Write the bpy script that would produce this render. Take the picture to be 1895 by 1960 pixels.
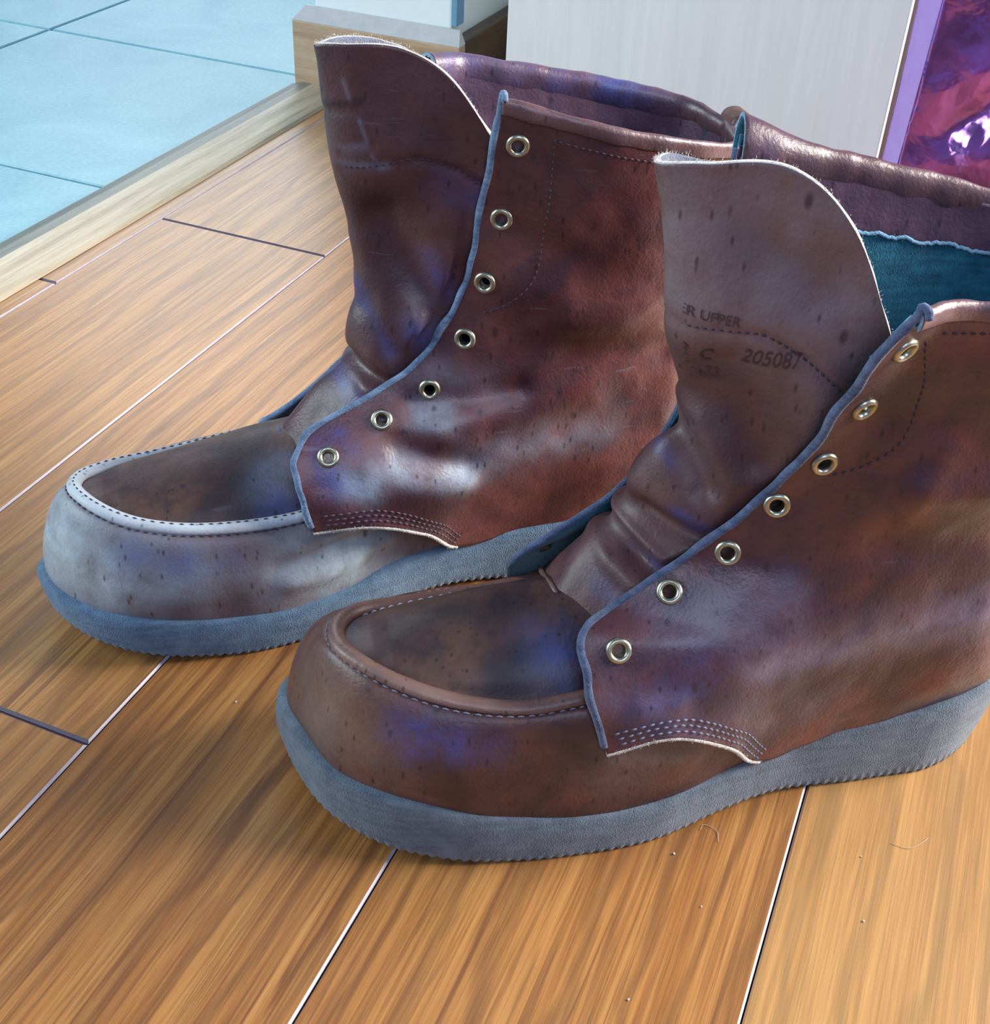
import bpy, math, random
import numpy as np
from mathutils import Matrix, Vector, noise as mnoise
for o in list(bpy.data.objects): bpy.data.objects.remove(o)
S = bpy.context.scene; COL = S.collection
random.seed(4); RNG = np.random.RandomState(7)

# ---------------------------------------------------------------- camera
yaw, pitch, roll, FPX, CAMH = 0.36392674, 0.64017068, 0.05421027, 2365.065, 0.41
fwd = Vector((math.cos(yaw)*math.cos(pitch), math.sin(yaw)*math.cos(pitch), -math.sin(pitch)))
rgt = Vector((math.sin(yaw), -math.cos(yaw), 0)); up = rgt.cross(fwd)
r2 = rgt*math.cos(roll)+up*math.sin(roll); u2 = -rgt*math.sin(roll)+up*math.cos(roll)
cd = bpy.data.cameras.new('camera'); cam = bpy.data.objects.new('camera', cd); COL.objects.link(cam)
cam.matrix_world = Matrix(((r2.x, u2.x, -fwd.x, 0), (r2.y, u2.y, -fwd.y, 0), (r2.z, u2.z, -fwd.z, CAMH), (0, 0, 0, 1)))
cd.sensor_fit = 'HORIZONTAL'; cd.sensor_width = 36; cd.lens = FPX/1895*36; cd.clip_start = .01
S.camera = cam

# ---------------------------------------------------------------- light
S.view_settings.view_transform = 'Standard'; S.view_settings.look = 'None'
S.view_settings.gamma = 1; S.view_settings.use_curve_mapping = False; S.view_settings.exposure = 0.0
W = bpy.data.worlds.new('room_light'); S.world = W; W.use_nodes = True
W.node_tree.nodes['Background'].inputs[0].default_value = (.36, .52, 1, 1)
W.node_tree.nodes['Background'].inputs[1].default_value = .30
def area_light(name, loc, aim, sx, sy, power, col):
    l = bpy.data.lights.new(name, 'AREA'); l.shape = 'RECTANGLE'; l.size = sx; l.size_y = sy
    l.energy = power; l.color = col
    o = bpy.data.objects.new(name, l); COL.objects.link(o); o.location = loc
    o.rotation_euler = (Vector(aim)-Vector(loc)).to_track_quat('-Z', 'Y').to_euler()
area_light('window_daylight', (1.15, -1.25, .90), (.5, .05, .08), .9, .8, 92, (1, .95, .88))
area_light('doorway_daylight', (-.25, 1.9, 1.0), (.8, .65, 0), .8, 1.0, 36, (.80, .96, 1))
area_light('far_window_daylight', (2.7, 1.75, 1.25), (.6, .4, 0), 1.4, 1.3, 25, (.90, .97, 1))
area_light('balcony_daylight', (-1.0, -.7, 1.6), (.9, .2, .15), .8, .8, 15, (.62, .76, 1))  # added fill from behind the camera, brightens cabinet and wall

# ---------------------------------------------------------------- materials
def newmat(name):
    m = bpy.data.materials.new(name); m.use_nodes = True
    nt = m.node_tree; b = nt.nodes['Principled BSDF']
    return m, nt, b
class NB:
    """small node helper"""
    def __init__(s, nt): s.nt = nt
    def n(s, typ, **kw):
        x = s.nt.nodes.new(typ)
        for k, v in kw.items(): setattr(x, k, v)
        return x
    def l(s, a, b): s.nt.links.new(a, b)
    def coord(s, scale=(1, 1, 1), out='Object', rnd=False):
        t = s.n('ShaderNodeTexCoord'); m = s.n('ShaderNodeMapping'); m.inputs['Scale'].default_value = scale
        s.l(t.outputs[out], m.inputs['Vector'])
        if rnd:
            oi = s.n('ShaderNodeObjectInfo'); mu = s.n('ShaderNodeMath', operation='MULTIPLY'); mu.inputs[1].default_value = 37.3
            s.l(oi.outputs['Random'], mu.inputs[0]); cx = s.n('ShaderNodeCombineXYZ')
            for i in range(3): s.l(mu.outputs[0], cx.inputs[i])
            s.l(cx.outputs[0], m.inputs['Location'])
        return m.outputs[0]
    def noise(s, vec, scale, detail=4, rough=.55, dist=0):
        x = s.n('ShaderNodeTexNoise'); x.inputs['Scale'].default_value = scale; x.inputs['Detail'].default_value = detail
        x.inputs['Roughness'].default_value = rough; x.inputs['Distortion'].default_value = dist
        s.l(vec, x.inputs['Vector']); return x.outputs['Fac']
    def ramp(s, fac, stops):
        r = s.n('ShaderNodeValToRGB'); e = r.color_ramp.elements
        while len(e) < len(stops): e.new(.5)
        for i, (p, c) in enumerate(stops):
            e[i].position = p; e[i].color = (*c, 1) if len(c) == 3 else c
        s.l(fac, r.inputs[0]); return r.outputs[0]
    def step(s, fac, a, b):
        return s.ramp(fac, [(a, (0, 0, 0)), (b, (1, 1, 1))])
    def mix(s, f, a, b, mode='MIX'):
        m = s.n('ShaderNodeMix', data_type='RGBA', blend_type=mode)
        for sock, v in ((m.inputs[0], f), (m.inputs[6], a), (m.inputs[7], b)):
            if isinstance(v, (int, float)): sock.default_value = v
            elif isinstance(v, tuple): sock.default_value = (*v, 1)
            else: s.l(v, sock)
        return m.outputs[2]
    def math(s, op, a, b=None):
        m = s.n('ShaderNodeMath', operation=op)
        for i, v in enumerate((a, b)):
            if v is None: continue
            if isinstance(v, (int, float)): m.inputs[i].default_value = v
            else: s.l(v, m.inputs[i])
        return m.outputs[0]
    def bump(s, h, strength, dist, b):
        x = s.n('ShaderNodeBump'); x.inputs['Strength'].default_value = strength; x.inputs['Distance'].default_value = dist
        s.l(h, x.inputs['Height']); s.l(x.outputs[0], b.inputs['Normal'])
def simple(name, col, rough=.5, metal=0, bump=None, var=None):
    m, nt, b = newmat(name); q = NB(nt)
    b.inputs['Roughness'].default_value = rough; b.inputs['Metallic'].default_value = metal
    v = q.coord()
    c2 = var or tuple(x*.7 for x in col)
    q.l(q.mix(q.noise(v, 90, 4), c2, col), b.inputs['Base Color'])
    if bump: q.bump(q.noise(v, bump[0], 3), bump[1], bump[2], b)
    return m

def leather(name, dark, mid, light, bloom, seed, rough=.42, spec=.6, lo=.30, hi=.72):
    m, nt, b = newmat(name); q = NB(nt)
    t = q.n('ShaderNodeTexCoord'); mp = q.n('ShaderNodeMapping'); mp.inputs['Location'].default_value = (seed*3.1, seed*1.7, seed)
    q.l(t.outputs['Object'], mp.inputs[0]); v = mp.outputs[0]
    n1 = q.noise(v, 22, 5, .6, .6); n2 = q.noise(v, 75, 6, .65); n3 = q.noise(v, 700, 3)
    base = q.ramp(n1, [(lo, dark), (.50, mid), (hi, light)])
    base = q.mix(q.math('MULTIPLY', q.step(n2, .48, .70), .65), base, dark)
    # worn dusty bloom where the wax has gone pale
    a = q.n('ShaderNodeAttribute', attribute_name='wear')
    w = q.math('MULTIPLY', a.outputs['Fac'], q.math('ADD', q.math('MULTIPLY', q.step(n2, .30, .66), .75), .35))
    w = q.math('MINIMUM', w, .92)
    base = q.mix(w, base, bloom)
    # dark patches, with dent and crease shade of the tongues painted in
    a2 = q.n('ShaderNodeAttribute', attribute_name='stain')
    base = q.mix(q.math('MULTIPLY', a2.outputs['Fac'], .8), base, tuple(x*.55 for x in dark))
    # blue sky reflection painted into the leather colour
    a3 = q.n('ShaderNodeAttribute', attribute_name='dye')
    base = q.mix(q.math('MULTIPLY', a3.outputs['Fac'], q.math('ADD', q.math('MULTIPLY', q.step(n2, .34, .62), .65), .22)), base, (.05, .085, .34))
    # dark spots
    sc = q.n('ShaderNodeMapping'); sc.inputs['Scale'].default_value = (1, 1, .5); q.l(v, sc.inputs[0])
    vo = q.n('ShaderNodeTexVoronoi'); vo.inputs['Scale'].default_value = 105; q.l(sc.outputs[0], vo.inputs['Vector'])
    sp = q.math('SUBTRACT', 1.0, q.step(vo.outputs['Distance'], .08, .19))
    sepc = nt.nodes.new('ShaderNodeSeparateColor'); q.l(vo.outputs['Color'], sepc.inputs[0])
    gate = gate = q.step(sepc.outputs[0], .74, .76)
    base = q.mix(q.math('MULTIPLY', q.math('MULTIPLY', sp, gate), .72), base, (.018, .012, .018))
    vo2 = q.n('ShaderNodeTexVoronoi'); vo2.inputs['Scale'].default_value = 330; sc2 = q.n('ShaderNodeMapping'); sc2.inputs['Scale'].default_value = (1, 1, .34); q.l(v, sc2.inputs[0]); q.l(sc2.outputs[0], vo2.inputs['Vector'])
    sp2 = q.math('SUBTRACT', 1.0, q.step(vo2.outputs['Distance'], .12, .30)); sep2 = nt.nodes.new('ShaderNodeSeparateColor'); q.l(vo2.outputs['Color'], sep2.inputs[0])
    base = q.mix(q.math('MULTIPLY', q.math('MULTIPLY', sp2, q.step(sep2.outputs[1], .66, .70)), .65), base, tuple(x*.35 for x in dark))
    # fine pale scratches
    sv = q.n('ShaderNodeMapping'); sv.inputs['Scale'].default_value = (40, 40, 420); sv.inputs['Rotation'].default_value = (0, .5, 0); q.l(v, sv.inputs[0])
    scr = q.step(q.noise(sv.outputs[0], 1, 2, .5), .70, .76)
    base = q.mix(q.math('MULTIPLY', scr, .12), base, bloom)
    q.l(base, b.inputs['Base Color'])
    q.l(q.math('ADD', q.math('MULTIPLY', n2, .22), rough-.11), b.inputs['Roughness'])
    b.inputs['Specular IOR Level'].default_value = spec
    b.inputs['Coat Weight'].default_value = .12; b.inputs['Coat Roughness'].default_value = .32
    h = q.math('ADD', q.math('MULTIPLY', n2, .8), q.math('MULTIPLY', n3, .35))
    q.bump(h, .38, .0016, b)
    return m
def suede(name, c1, c2, rough=.95):
    m, nt, b = newmat(name); q = NB(nt); v = q.coord()
    mp = q.coord((60, 60, 500))
    f = q.math('ADD', q.math('MULTIPLY', q.noise(v, 120, 5, .7), .6), q.math('MULTIPLY', q.noise(mp, 1, 4), .4))
    q.l(q.ramp(f, [(.32, c1), (.64, c2)]), b.inputs['Base Color'])
    b.inputs['Roughness'].default_value = rough; b.inputs['Specular IOR Level'].default_value = .15
    b.inputs['Sheen Weight'].default_value = .25
    q.bump(q.noise(v, 1300, 3), .8, .0008, b)
    return m
M = {}
M['leather_near'] = leather('brown_leather', (.026, .010, .020), (.078, .022, .027), (.160, .042, .036), (.20, .17, .27), 1, .40, .6, .32, .70)
M['leather_far'] = leather('brown_leather_bloomed', (.040, .013, .026), (.094, .026, .030), (.16, .050, .043), (.36, .42, .52), 6)
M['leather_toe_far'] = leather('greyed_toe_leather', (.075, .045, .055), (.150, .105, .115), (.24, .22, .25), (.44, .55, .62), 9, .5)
M['leather_toe_near'] = leather('tan_brown_toe_leather', (.042, .017, .018), (.100, .036, .027), (.18, .078, .050), (.26, .18, .15), 3, .46, .5, .34, .66)
M['leather_plug'] = leather('dark_apron_leather', (.018, .013, .020), (.060, .030, .028), (.140, .066, .044), (.25, .26, .32), 12, .56, .35, .34, .66)
M['leather_tongue_near'] = leather('tongue_leather', (.060, .024, .028), (.120, .048, .044), (.165, .075, .062), (.200, .145, .160), 15, .52, .45)
M['leather_tongue_far'] = leather('dark_tongue_leather', (.050, .019, .025), (.085, .032, .035), (.125, .046, .042), (.25, .25, .36), 18, .44, .5)
M['leather_inner'] = leather('inner_collar_leather', (.040, .018, .036), (.075, .032, .052), (.13, .058, .07), (.20, .16, .30), 21, .34)
M['leather_collar'] = leather('collar_leather', (.048, .020, .028), (.098, .040, .042), (.17, .08, .07), (.28, .22, .30), 23, .38)
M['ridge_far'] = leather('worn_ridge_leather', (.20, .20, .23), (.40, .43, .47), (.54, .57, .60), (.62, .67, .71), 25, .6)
M['ridge_near'] = leather('ridge_leather', (.11, .05, .04), (.20, .10, .075), (.28, .15, .11), (.36, .26, .24), 27, .45)
M['edge_blue'] = suede('raw_leather_edge', (.028, .04, .085), (.13, .17, .28))
M['edge_blue_light'] = suede('raw_leather_edge_bluish', (.055, .095, .18), (.23, .33, .48))
M['edge_cyan'] = suede('raw_leather_edge_light', (.10, .24, .40), (.28, .50, .66))
M['edge_grey'] = suede('raw_leather_edge_grey', (.08, .09, .13), (.22, .24, .31))
M['edge_pale'] = suede('frayed_pale_edge', (.42, .38, .36), (.80, .76, .70))
M['lining'] = suede('teal_suede_lining', (.004, .045, .085), (.02, .17, .25))
M['lining_dark'] = suede('dark_suede_lining', (.012, .016, .035), (.04, .05, .09))
M['sole'] = suede('grey_crepe_rubber', (.065, .085, .115), (.15, .185, .225), .85)
M['sole_far'] = suede('grey_blue_crepe_rubber', (.06, .105, .175), (.14, .225, .32), .85)
M['brass'] = simple('antique_brass', (.60, .58, .46), .36, 1, (500, .3, .0004), (.34, .32, .22))
M['thread'] = simple('pale_thread', (.42, .46, .58), .8)
M['thread_far'] = simple('faded_brown_thread', (.12, .08, .11), .8)
M['thread_near'] = simple('faded_slate_thread', (.20, .21, .29), .8)
M['thread_dark'] = simple('dark_thread', (.05, .035, .055), .7)
M['ink'] = simple('stamp_ink', (.075, .038, .042), .6)

# ---------------------------------------------------------------- objects helpers
def link(name, me, parent=None, kind=None, label=None):
    o = bpy.data.objects.new(name, me); COL.objects.link(o)
    if parent: o.parent = parent
    if kind: o['kind'] = kind
    if label: o['label'] = label
    return o
def mesh(name, V, F, mats, mi=None, smooth=True, parent=None, attrs=None, **kw):
    me = bpy.data.meshes.new(name); me.from_pydata([tuple(map(float, v)) for v in V], [], [tuple(map(int, f)) for f in F])
    for m in mats: me.materials.append(m)
    if mi is not None: me.polygons.foreach_set('material_index', list(map(int, mi)))
    me.polygons.foreach_set('use_smooth', [smooth]*len(me.polygons))
    if attrs:
        for k, a in attrs.items():
            at = me.attributes.new(k, 'FLOAT', 'POINT'); at.data.foreach_set('value', np.asarray(a, dtype=np.float32))
    me.update(); return link(name, me, parent, **kw)
def thing(name, label, cat, loc=(0, 0, 0), rz=0, group=None, kind=None):
    o = bpy.data.objects.new(name, None); COL.objects.link(o); o.location = loc; o.rotation_euler = (0, 0, rz)
    o.empty_display_size = .02
    if kind: o['kind'] = kind
    else: o['label'] = label; o['category'] = cat
    if group: o['group'] = group
    return o
def spl(P, n, t=None):
    """smooth interpolation through the points P (k,...) at n samples, chord spaced"""
    P = np.asarray(P, float); k = len(P)
    if t is None:
        d = np.sqrt(((P[1:]-P[:-1])**2).reshape(k-1, -1).sum(1)); d = np.maximum(d, 1e-6); t = np.r_[0, np.cumsum(d)]; t /= t[-1]
    u = np.linspace(0, 1, n) if np.isscalar(n) else np.asarray(n)
    dt = np.diff(t); sl = (P[1:]-P[:-1])/dt.reshape(-1, *([1]*(P.ndim-1)))
    m = np.zeros_like(P); m[0] = sl[0]; m[-1] = sl[-1]
    for i in range(1, k-1): m[i] = (sl[i-1]*dt[i]+sl[i]*dt[i-1])/(dt[i]+dt[i-1])
    idx = np.clip(np.searchsorted(t, u, side='right')-1, 0, k-2)
    h = dt[idx]; s = (u-t[idx])/h; sh = (-1,)+(1,)*(P.ndim-1); s = s.reshape(sh); h = h.reshape(sh)
    return (2*s**3-3*s**2+1)*P[idx]+(s**3-2*s**2+s)*h*m[idx]+(-2*s**3+3*s**2)*P[idx+1]+(s**3-s**2)*h*m[idx+1]
def net(N, nu, nv):
    """N[rows][cols][3] -> grid nv x nu"""
    N = np.asarray(N, float); A = spl(N, nv); return spl(A.transpose(1, 0, 2), nu).transpose(1, 0, 2)
def normals(G):
    du = np.gradient(G, axis=1); dv = np.gradient(G, axis=0); n = np.cross(du, dv)
    return n/np.maximum(np.linalg.norm(n, axis=2, keepdims=True), 1e-12)
def segd(P, a, b, axes=(0, 2)):
    p = P[..., list(axes)]; a = np.array(a); b = np.array(b); ab = b-a
    t = np.clip(((p-a)@ab)/max(ab@ab, 1e-12), 0, 1); return np.linalg.norm(p-(a+t[..., None]*ab), axis=-1)
def creases(G, N, L):
    """L: (x0,z0,x1,z1,width,amp) ridges (+) and furrows (-) seen from the side"""
    d = np.zeros(G.shape[:2])
    for (x0, z0, x1, z1, w, a) in L: d += a*np.exp(-(segd(G, (x0, z0), (x1, z1))/w)**2)
    return G+N*d[..., None]
def lumps(G, N, amp, sc, seed):
    d = np.array([[mnoise.noise(Vector((*(p*sc),))+Vector((seed, seed*2, 0))) for p in row] for row in G])
    return G+N*(amp*d)[..., None]
def gauss(P, L):
    w = np.zeros(P.shape[:-1])
    for (x, y, z, r, a) in L:
        w += a*np.exp(-(((P-np.array([x, y, z]))**2).sum(-1))/r**2)
    return np.clip(w, 0, 1)
def gauss2(P, L):
    w = np.zeros(P.shape[:-1])
    for (x0, z0, x1, z1, r, a) in L: w += a*np.exp(-(segd(P, (x0, z0), (x1, z1))/r)**2)
    return np.clip(w, 0, 1)
def inner_limit(G, th, side, grow=3):
    """raster of the innermost |y| of a side panel, so that what lies under it stays under it"""
    ce = .0015; m = G.reshape(-1, 3); y = m[:, 1]*side-th; k = y > .004
    i = np.round((m[k, 0]+.06)/ce).astype(int); j = np.round(m[k, 2]/ce).astype(int)
    R = np.full((260, 220), 9.); np.minimum.at(R, (i, j), y[k])
    for _ in range(grow):
        P = np.pad(R, 1, constant_values=9.); R = np.min([P[a:a+260, b:b+220] for a in range(3) for b in range(3)], axis=0)
    return R
def keep_inside(G, R, side, margin, ease=14):
    ce = .0015; i = np.clip(np.round((G[..., 0]+.06)/ce).astype(int), 0, 259); j = np.clip(np.round(G[..., 2]/ce).astype(int), 0, 219)
    lim = R[i, j]-margin; lim = np.where(lim > 5, 9, np.maximum(lim, .002))
    y = G[..., 1]*side; d = np.maximum(y-lim, 0); h, w = d.shape
    for _ in range(ease):          # ease the push-in outwards so that no step shows
        P = np.pad(d, 1, mode='edge'); d = np.maximum(d, .97*sum(P[a:a+h, b:b+w] for a in range(3) for b in range(3))/9)
    G = G.copy(); G[..., 1] = side*(y-d*(y > 0)); return G
def relax(G, n):
    for _ in range(n):
        P = np.pad(G, ((1, 1), (1, 1), (0, 0)), mode='edge'); A = (P[2:, 1:-1]+P[:-2, 1:-1]+P[1:-1, 2:]+P[1:-1, :-2])/4; A[0], A[-1] = G[0], G[-1]; A[:, 0], A[:, -1] = G[:, 0], G[:, -1]; G = .4*G+.6*A
    return G
def sheet(name, G, N, th, mats, parent, rim=None, holes=None, attrs=None, **kw):
    """thick sheet from a grid; N is the outward normal; inner surface th behind it.
    mats: outer, inner, rim materials; rim(side)->index; side in 'b','t','l','r','h'"""
    nv, nu = G.shape[:2]; V = np.concatenate([G.reshape(-1, 3), (G-N*th).reshape(-1, 3)]); n = nv*nu
    idx = np.arange(n).reshape(nv, nu); keep = np.ones((nv-1, nu-1), bool)
    if holes is not None and len(holes):
        c = (G[:-1, :-1]+G[1:, 1:])/2
        for h, r in holes: keep &= np.linalg.norm(c-h, axis=2) > r
    F = []; mi = []
    q = np.stack([idx[:-1, :-1], idx[:-1, 1:], idx[1:, 1:], idx[1:, :-1]], -1)
    # orientation check
    a, b_, c_, d_ = [G.reshape(-1, 3)[q[..., k]] for k in range(4)]
    fn = np.cross(b_-a, d_-a); flip = (fn*N[:-1, :-1]).sum() < 0
    Q = q[keep]
    if flip: Q = Q[:, ::-1]
    F += Q.tolist(); mi += [0]*len(Q); F += (Q[:, ::-1]+n).tolist(); mi += [1]*len(Q)
    from collections import defaultdict
    E = {}
    for f in Q.tolist():
        for i in range(4):
            e = (f[i], f[(i+1) % 4])
            if (e[1], e[0]) in E: del E[(e[1], e[0])]
            else: E[e] = 1
    rim = rim or (lambda s: 2)
    for (i, j) in E:
        i1, j1 = divmod(i, nu); i2, j2 = divmod(j, nu)
        s = 'b' if i1 == i2 == 0 else 't' if i1 == i2 == nv-1 else 'l' if j1 == j2 == 0 else 'r' if j1 == j2 == nu-1 else 'h'
        F.append((j, i, i+n, j+n)); mi.append(rim(s))
    at = {k: np.concatenate([v.reshape(-1), v.reshape(-1)]) for k, v in (attrs or {}).items()}
    o = mesh(name, V, F, mats, mi, True, parent, at, **kw)
    return o
def frames(path):
    T = np.gradient(path, axis=0); T /= np.linalg.norm(T, axis=1, keepdims=True); return T
def tube(name, path, rad, mat, parent, nrm=None, flat=1.0, seg=10, closed_caps=True, attrs=None, **kw):
    path = np.asarray(path); T = frames(path); k = len(path); rad = np.broadcast_to(rad, (k,))
    if nrm is None: nrm = np.tile([0, 0, 1.], (k, 1))
    A = nrm-(nrm*T).sum(1, keepdims=True)*T; A /= np.linalg.norm(A, axis=1, keepdims=True); B = np.cross(T, A)
    V = []; F = []
    for i in range(k):
        for j in range(seg):
            a = 2*math.pi*j/seg; V.append(path[i]+rad[i]*(math.cos(a)*A[i]*flat+math.sin(a)*B[i]))
    for i in range(k-1):
        for j in range(seg):
            F.append((i*seg+j, i*seg+(j+1) % seg, (i+1)*seg+(j+1) % seg, (i+1)*seg+j))
    F.append(tuple(range(seg))[::-1]); F.append(tuple((k-1)*seg+j for j in range(seg)))
    V = np.array(V)
    return mesh(name, V, F, [mat], None, True, parent, {k2: f(V) for k2, f in (attrs or {}).items()}, **kw)
def stitches(name, paths, mat, parent, length=.0021, gap=.0012, r=.00042, label=None):
    """paths: list of (points, normals) polylines"""
    V = []; F = []
    for P, N in paths:
        P = np.asarray(P); N = np.asarray(N)
        d = np.r_[0, np.cumsum(np.linalg.norm(np.diff(P, axis=0), axis=1))]; s = gap
        while s+length < d[-1]:
            ps = [np.array([np.interp(s+length*f, d, P[:, c]) for c in range(3)]) for f in (0, .5, 1)]
            nn = np.array([np.interp(s+length/2, d, N[:, c]) for c in range(3)]); nn /= np.linalg.norm(nn)
            t = ps[2]-ps[0]; t /= max(np.linalg.norm(t), 1e-9); b = np.cross(nn, t); k = len(V)
            for p, rr, hh in ((ps[0], .5, -.3), (ps[1], 1, .9), (ps[2], .5, -.3)):
                V += [p-b*r*rr+nn*r*(hh-.8), p+nn*r*(hh+.6), p+b*r*rr+nn*r*(hh-.8)]
            for a in (0, 3): 
                F += [(k+a, k+a+1, k+a+4, k+a+3), (k+a+1, k+a+2, k+a+5, k+a+4)]
            F += [(k, k+2, k+1), (k+6, k+7, k+8)]
            s += length+gap*random.uniform(.8, 1.3)
    if V: return mesh(name, V, F, [mat], None, True, parent, kind='stuff', label=label)
def surf_at(G, N, x, z, side=1):
    """point of the grid surface seen from the side at local (x,z)"""
    m = ((G[..., 0]-x)**2+(G[..., 2]-z)**2)+1e3*((G[..., 1]*side) < -.012)
    m = m.ravel(); k = np.argpartition(m, 5)[:5]; w = 1/(m[k]+1e-8); w /= w.sum(); P = G.reshape(-1, 3)[k]; Q = N.reshape(-1, 3)[k]
    p = (P*w[:, None]).sum(0); n = (Q*w[:, None]).sum(0); n /= np.linalg.norm(n)
    ny = n[1] if abs(n[1]) > .25 else .25*side
    dy = float(np.clip(-(n[0]*(x-p[0])+n[2]*(z-p[2]))/ny, -.002, .002))
    return np.array([x, p[1]+dy, z]), n
def surf_path(G, N, pts, n=40, side=1, off=.0002):
    pts = spl(np.array(pts, float), n); P = []; Q = []
    for x, z in pts:
        p, nn = surf_at(G, N, x, z, side); P.append(p+nn*off); Q.append(nn)
    return np.array(P), np.array(Q)
def fuzz(name, P, D, mat, parent, n=300, ln=(.0005, .0016), w=.00011, label=None):
    """short fibres growing from a frayed edge"""
    V = []; F = []
    for _ in range(n):
        f = random.random()*(len(P)-1.001); i = int(f); p = P[i]+(P[i+1]-P[i])*(f-i); d = D[i]+np.array([random.gauss(0, .5) for _ in range(3)])
        d /= np.linalg.norm(d); p = p+np.array([random.gauss(0, .0005) for _ in range(3)]); L = random.uniform(*ln)
        s = np.cross(d, [random.gauss(0, 1) for _ in range(3)]); s /= max(np.linalg.norm(s), 1e-6); s2 = np.cross(d, s); k = len(V)
        V += [p+s*w, p-s*w*.5+s2*w, p-s*w*.5-s2*w, p+d*L]; F += [(k, k+1, k+3), (k+1, k+2, k+3), (k+2, k, k+3)]
    return mesh(name, V, F, [mat], None, False, parent, kind='stuff', label=label)
def lathe(prof, seg=28):
    V = []; F = []; k = len(prof)
    for j in range(seg):
        a = 2*math.pi*j/seg
        for r, h in prof: V.append((r*math.cos(a), r*math.sin(a), h))
    for j in range(seg):
        for i in range(k):
            F.append((j*k+i, ((j+1) % seg)*k+i, ((j+1) % seg)*k+(i+1) % k, j*k+(i+1) % k))
    return V, F
_ev, _ef = lathe([(.0023, -.0035), (.0024, .0000), (.0028, .0009), (.0036, .0014), (.0044, .0012), (.0050, .0004), (.0051, -.0006), (.0028, -.0006), (.0027, -.0035)])
eyelet_me = bpy.data.meshes.new('eyelet'); eyelet_me.from_pydata(_ev, [], _ef); eyelet_me.materials.append(M['brass'])
eyelet_me.polygons.foreach_set('use_smooth', [True]*len(eyelet_me.polygons))
def eyelet(p, n, parent):
    o = bpy.data.objects.new('eyelet', eyelet_me); COL.objects.link(o); o.parent = parent
    q = Vector(n).to_track_quat('Z', 'Y'); o.location = Vector(p)+Vector(n)*.0002; o.rotation_mode = 'QUATERNION'; o.rotation_quaternion = q
    return o

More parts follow.
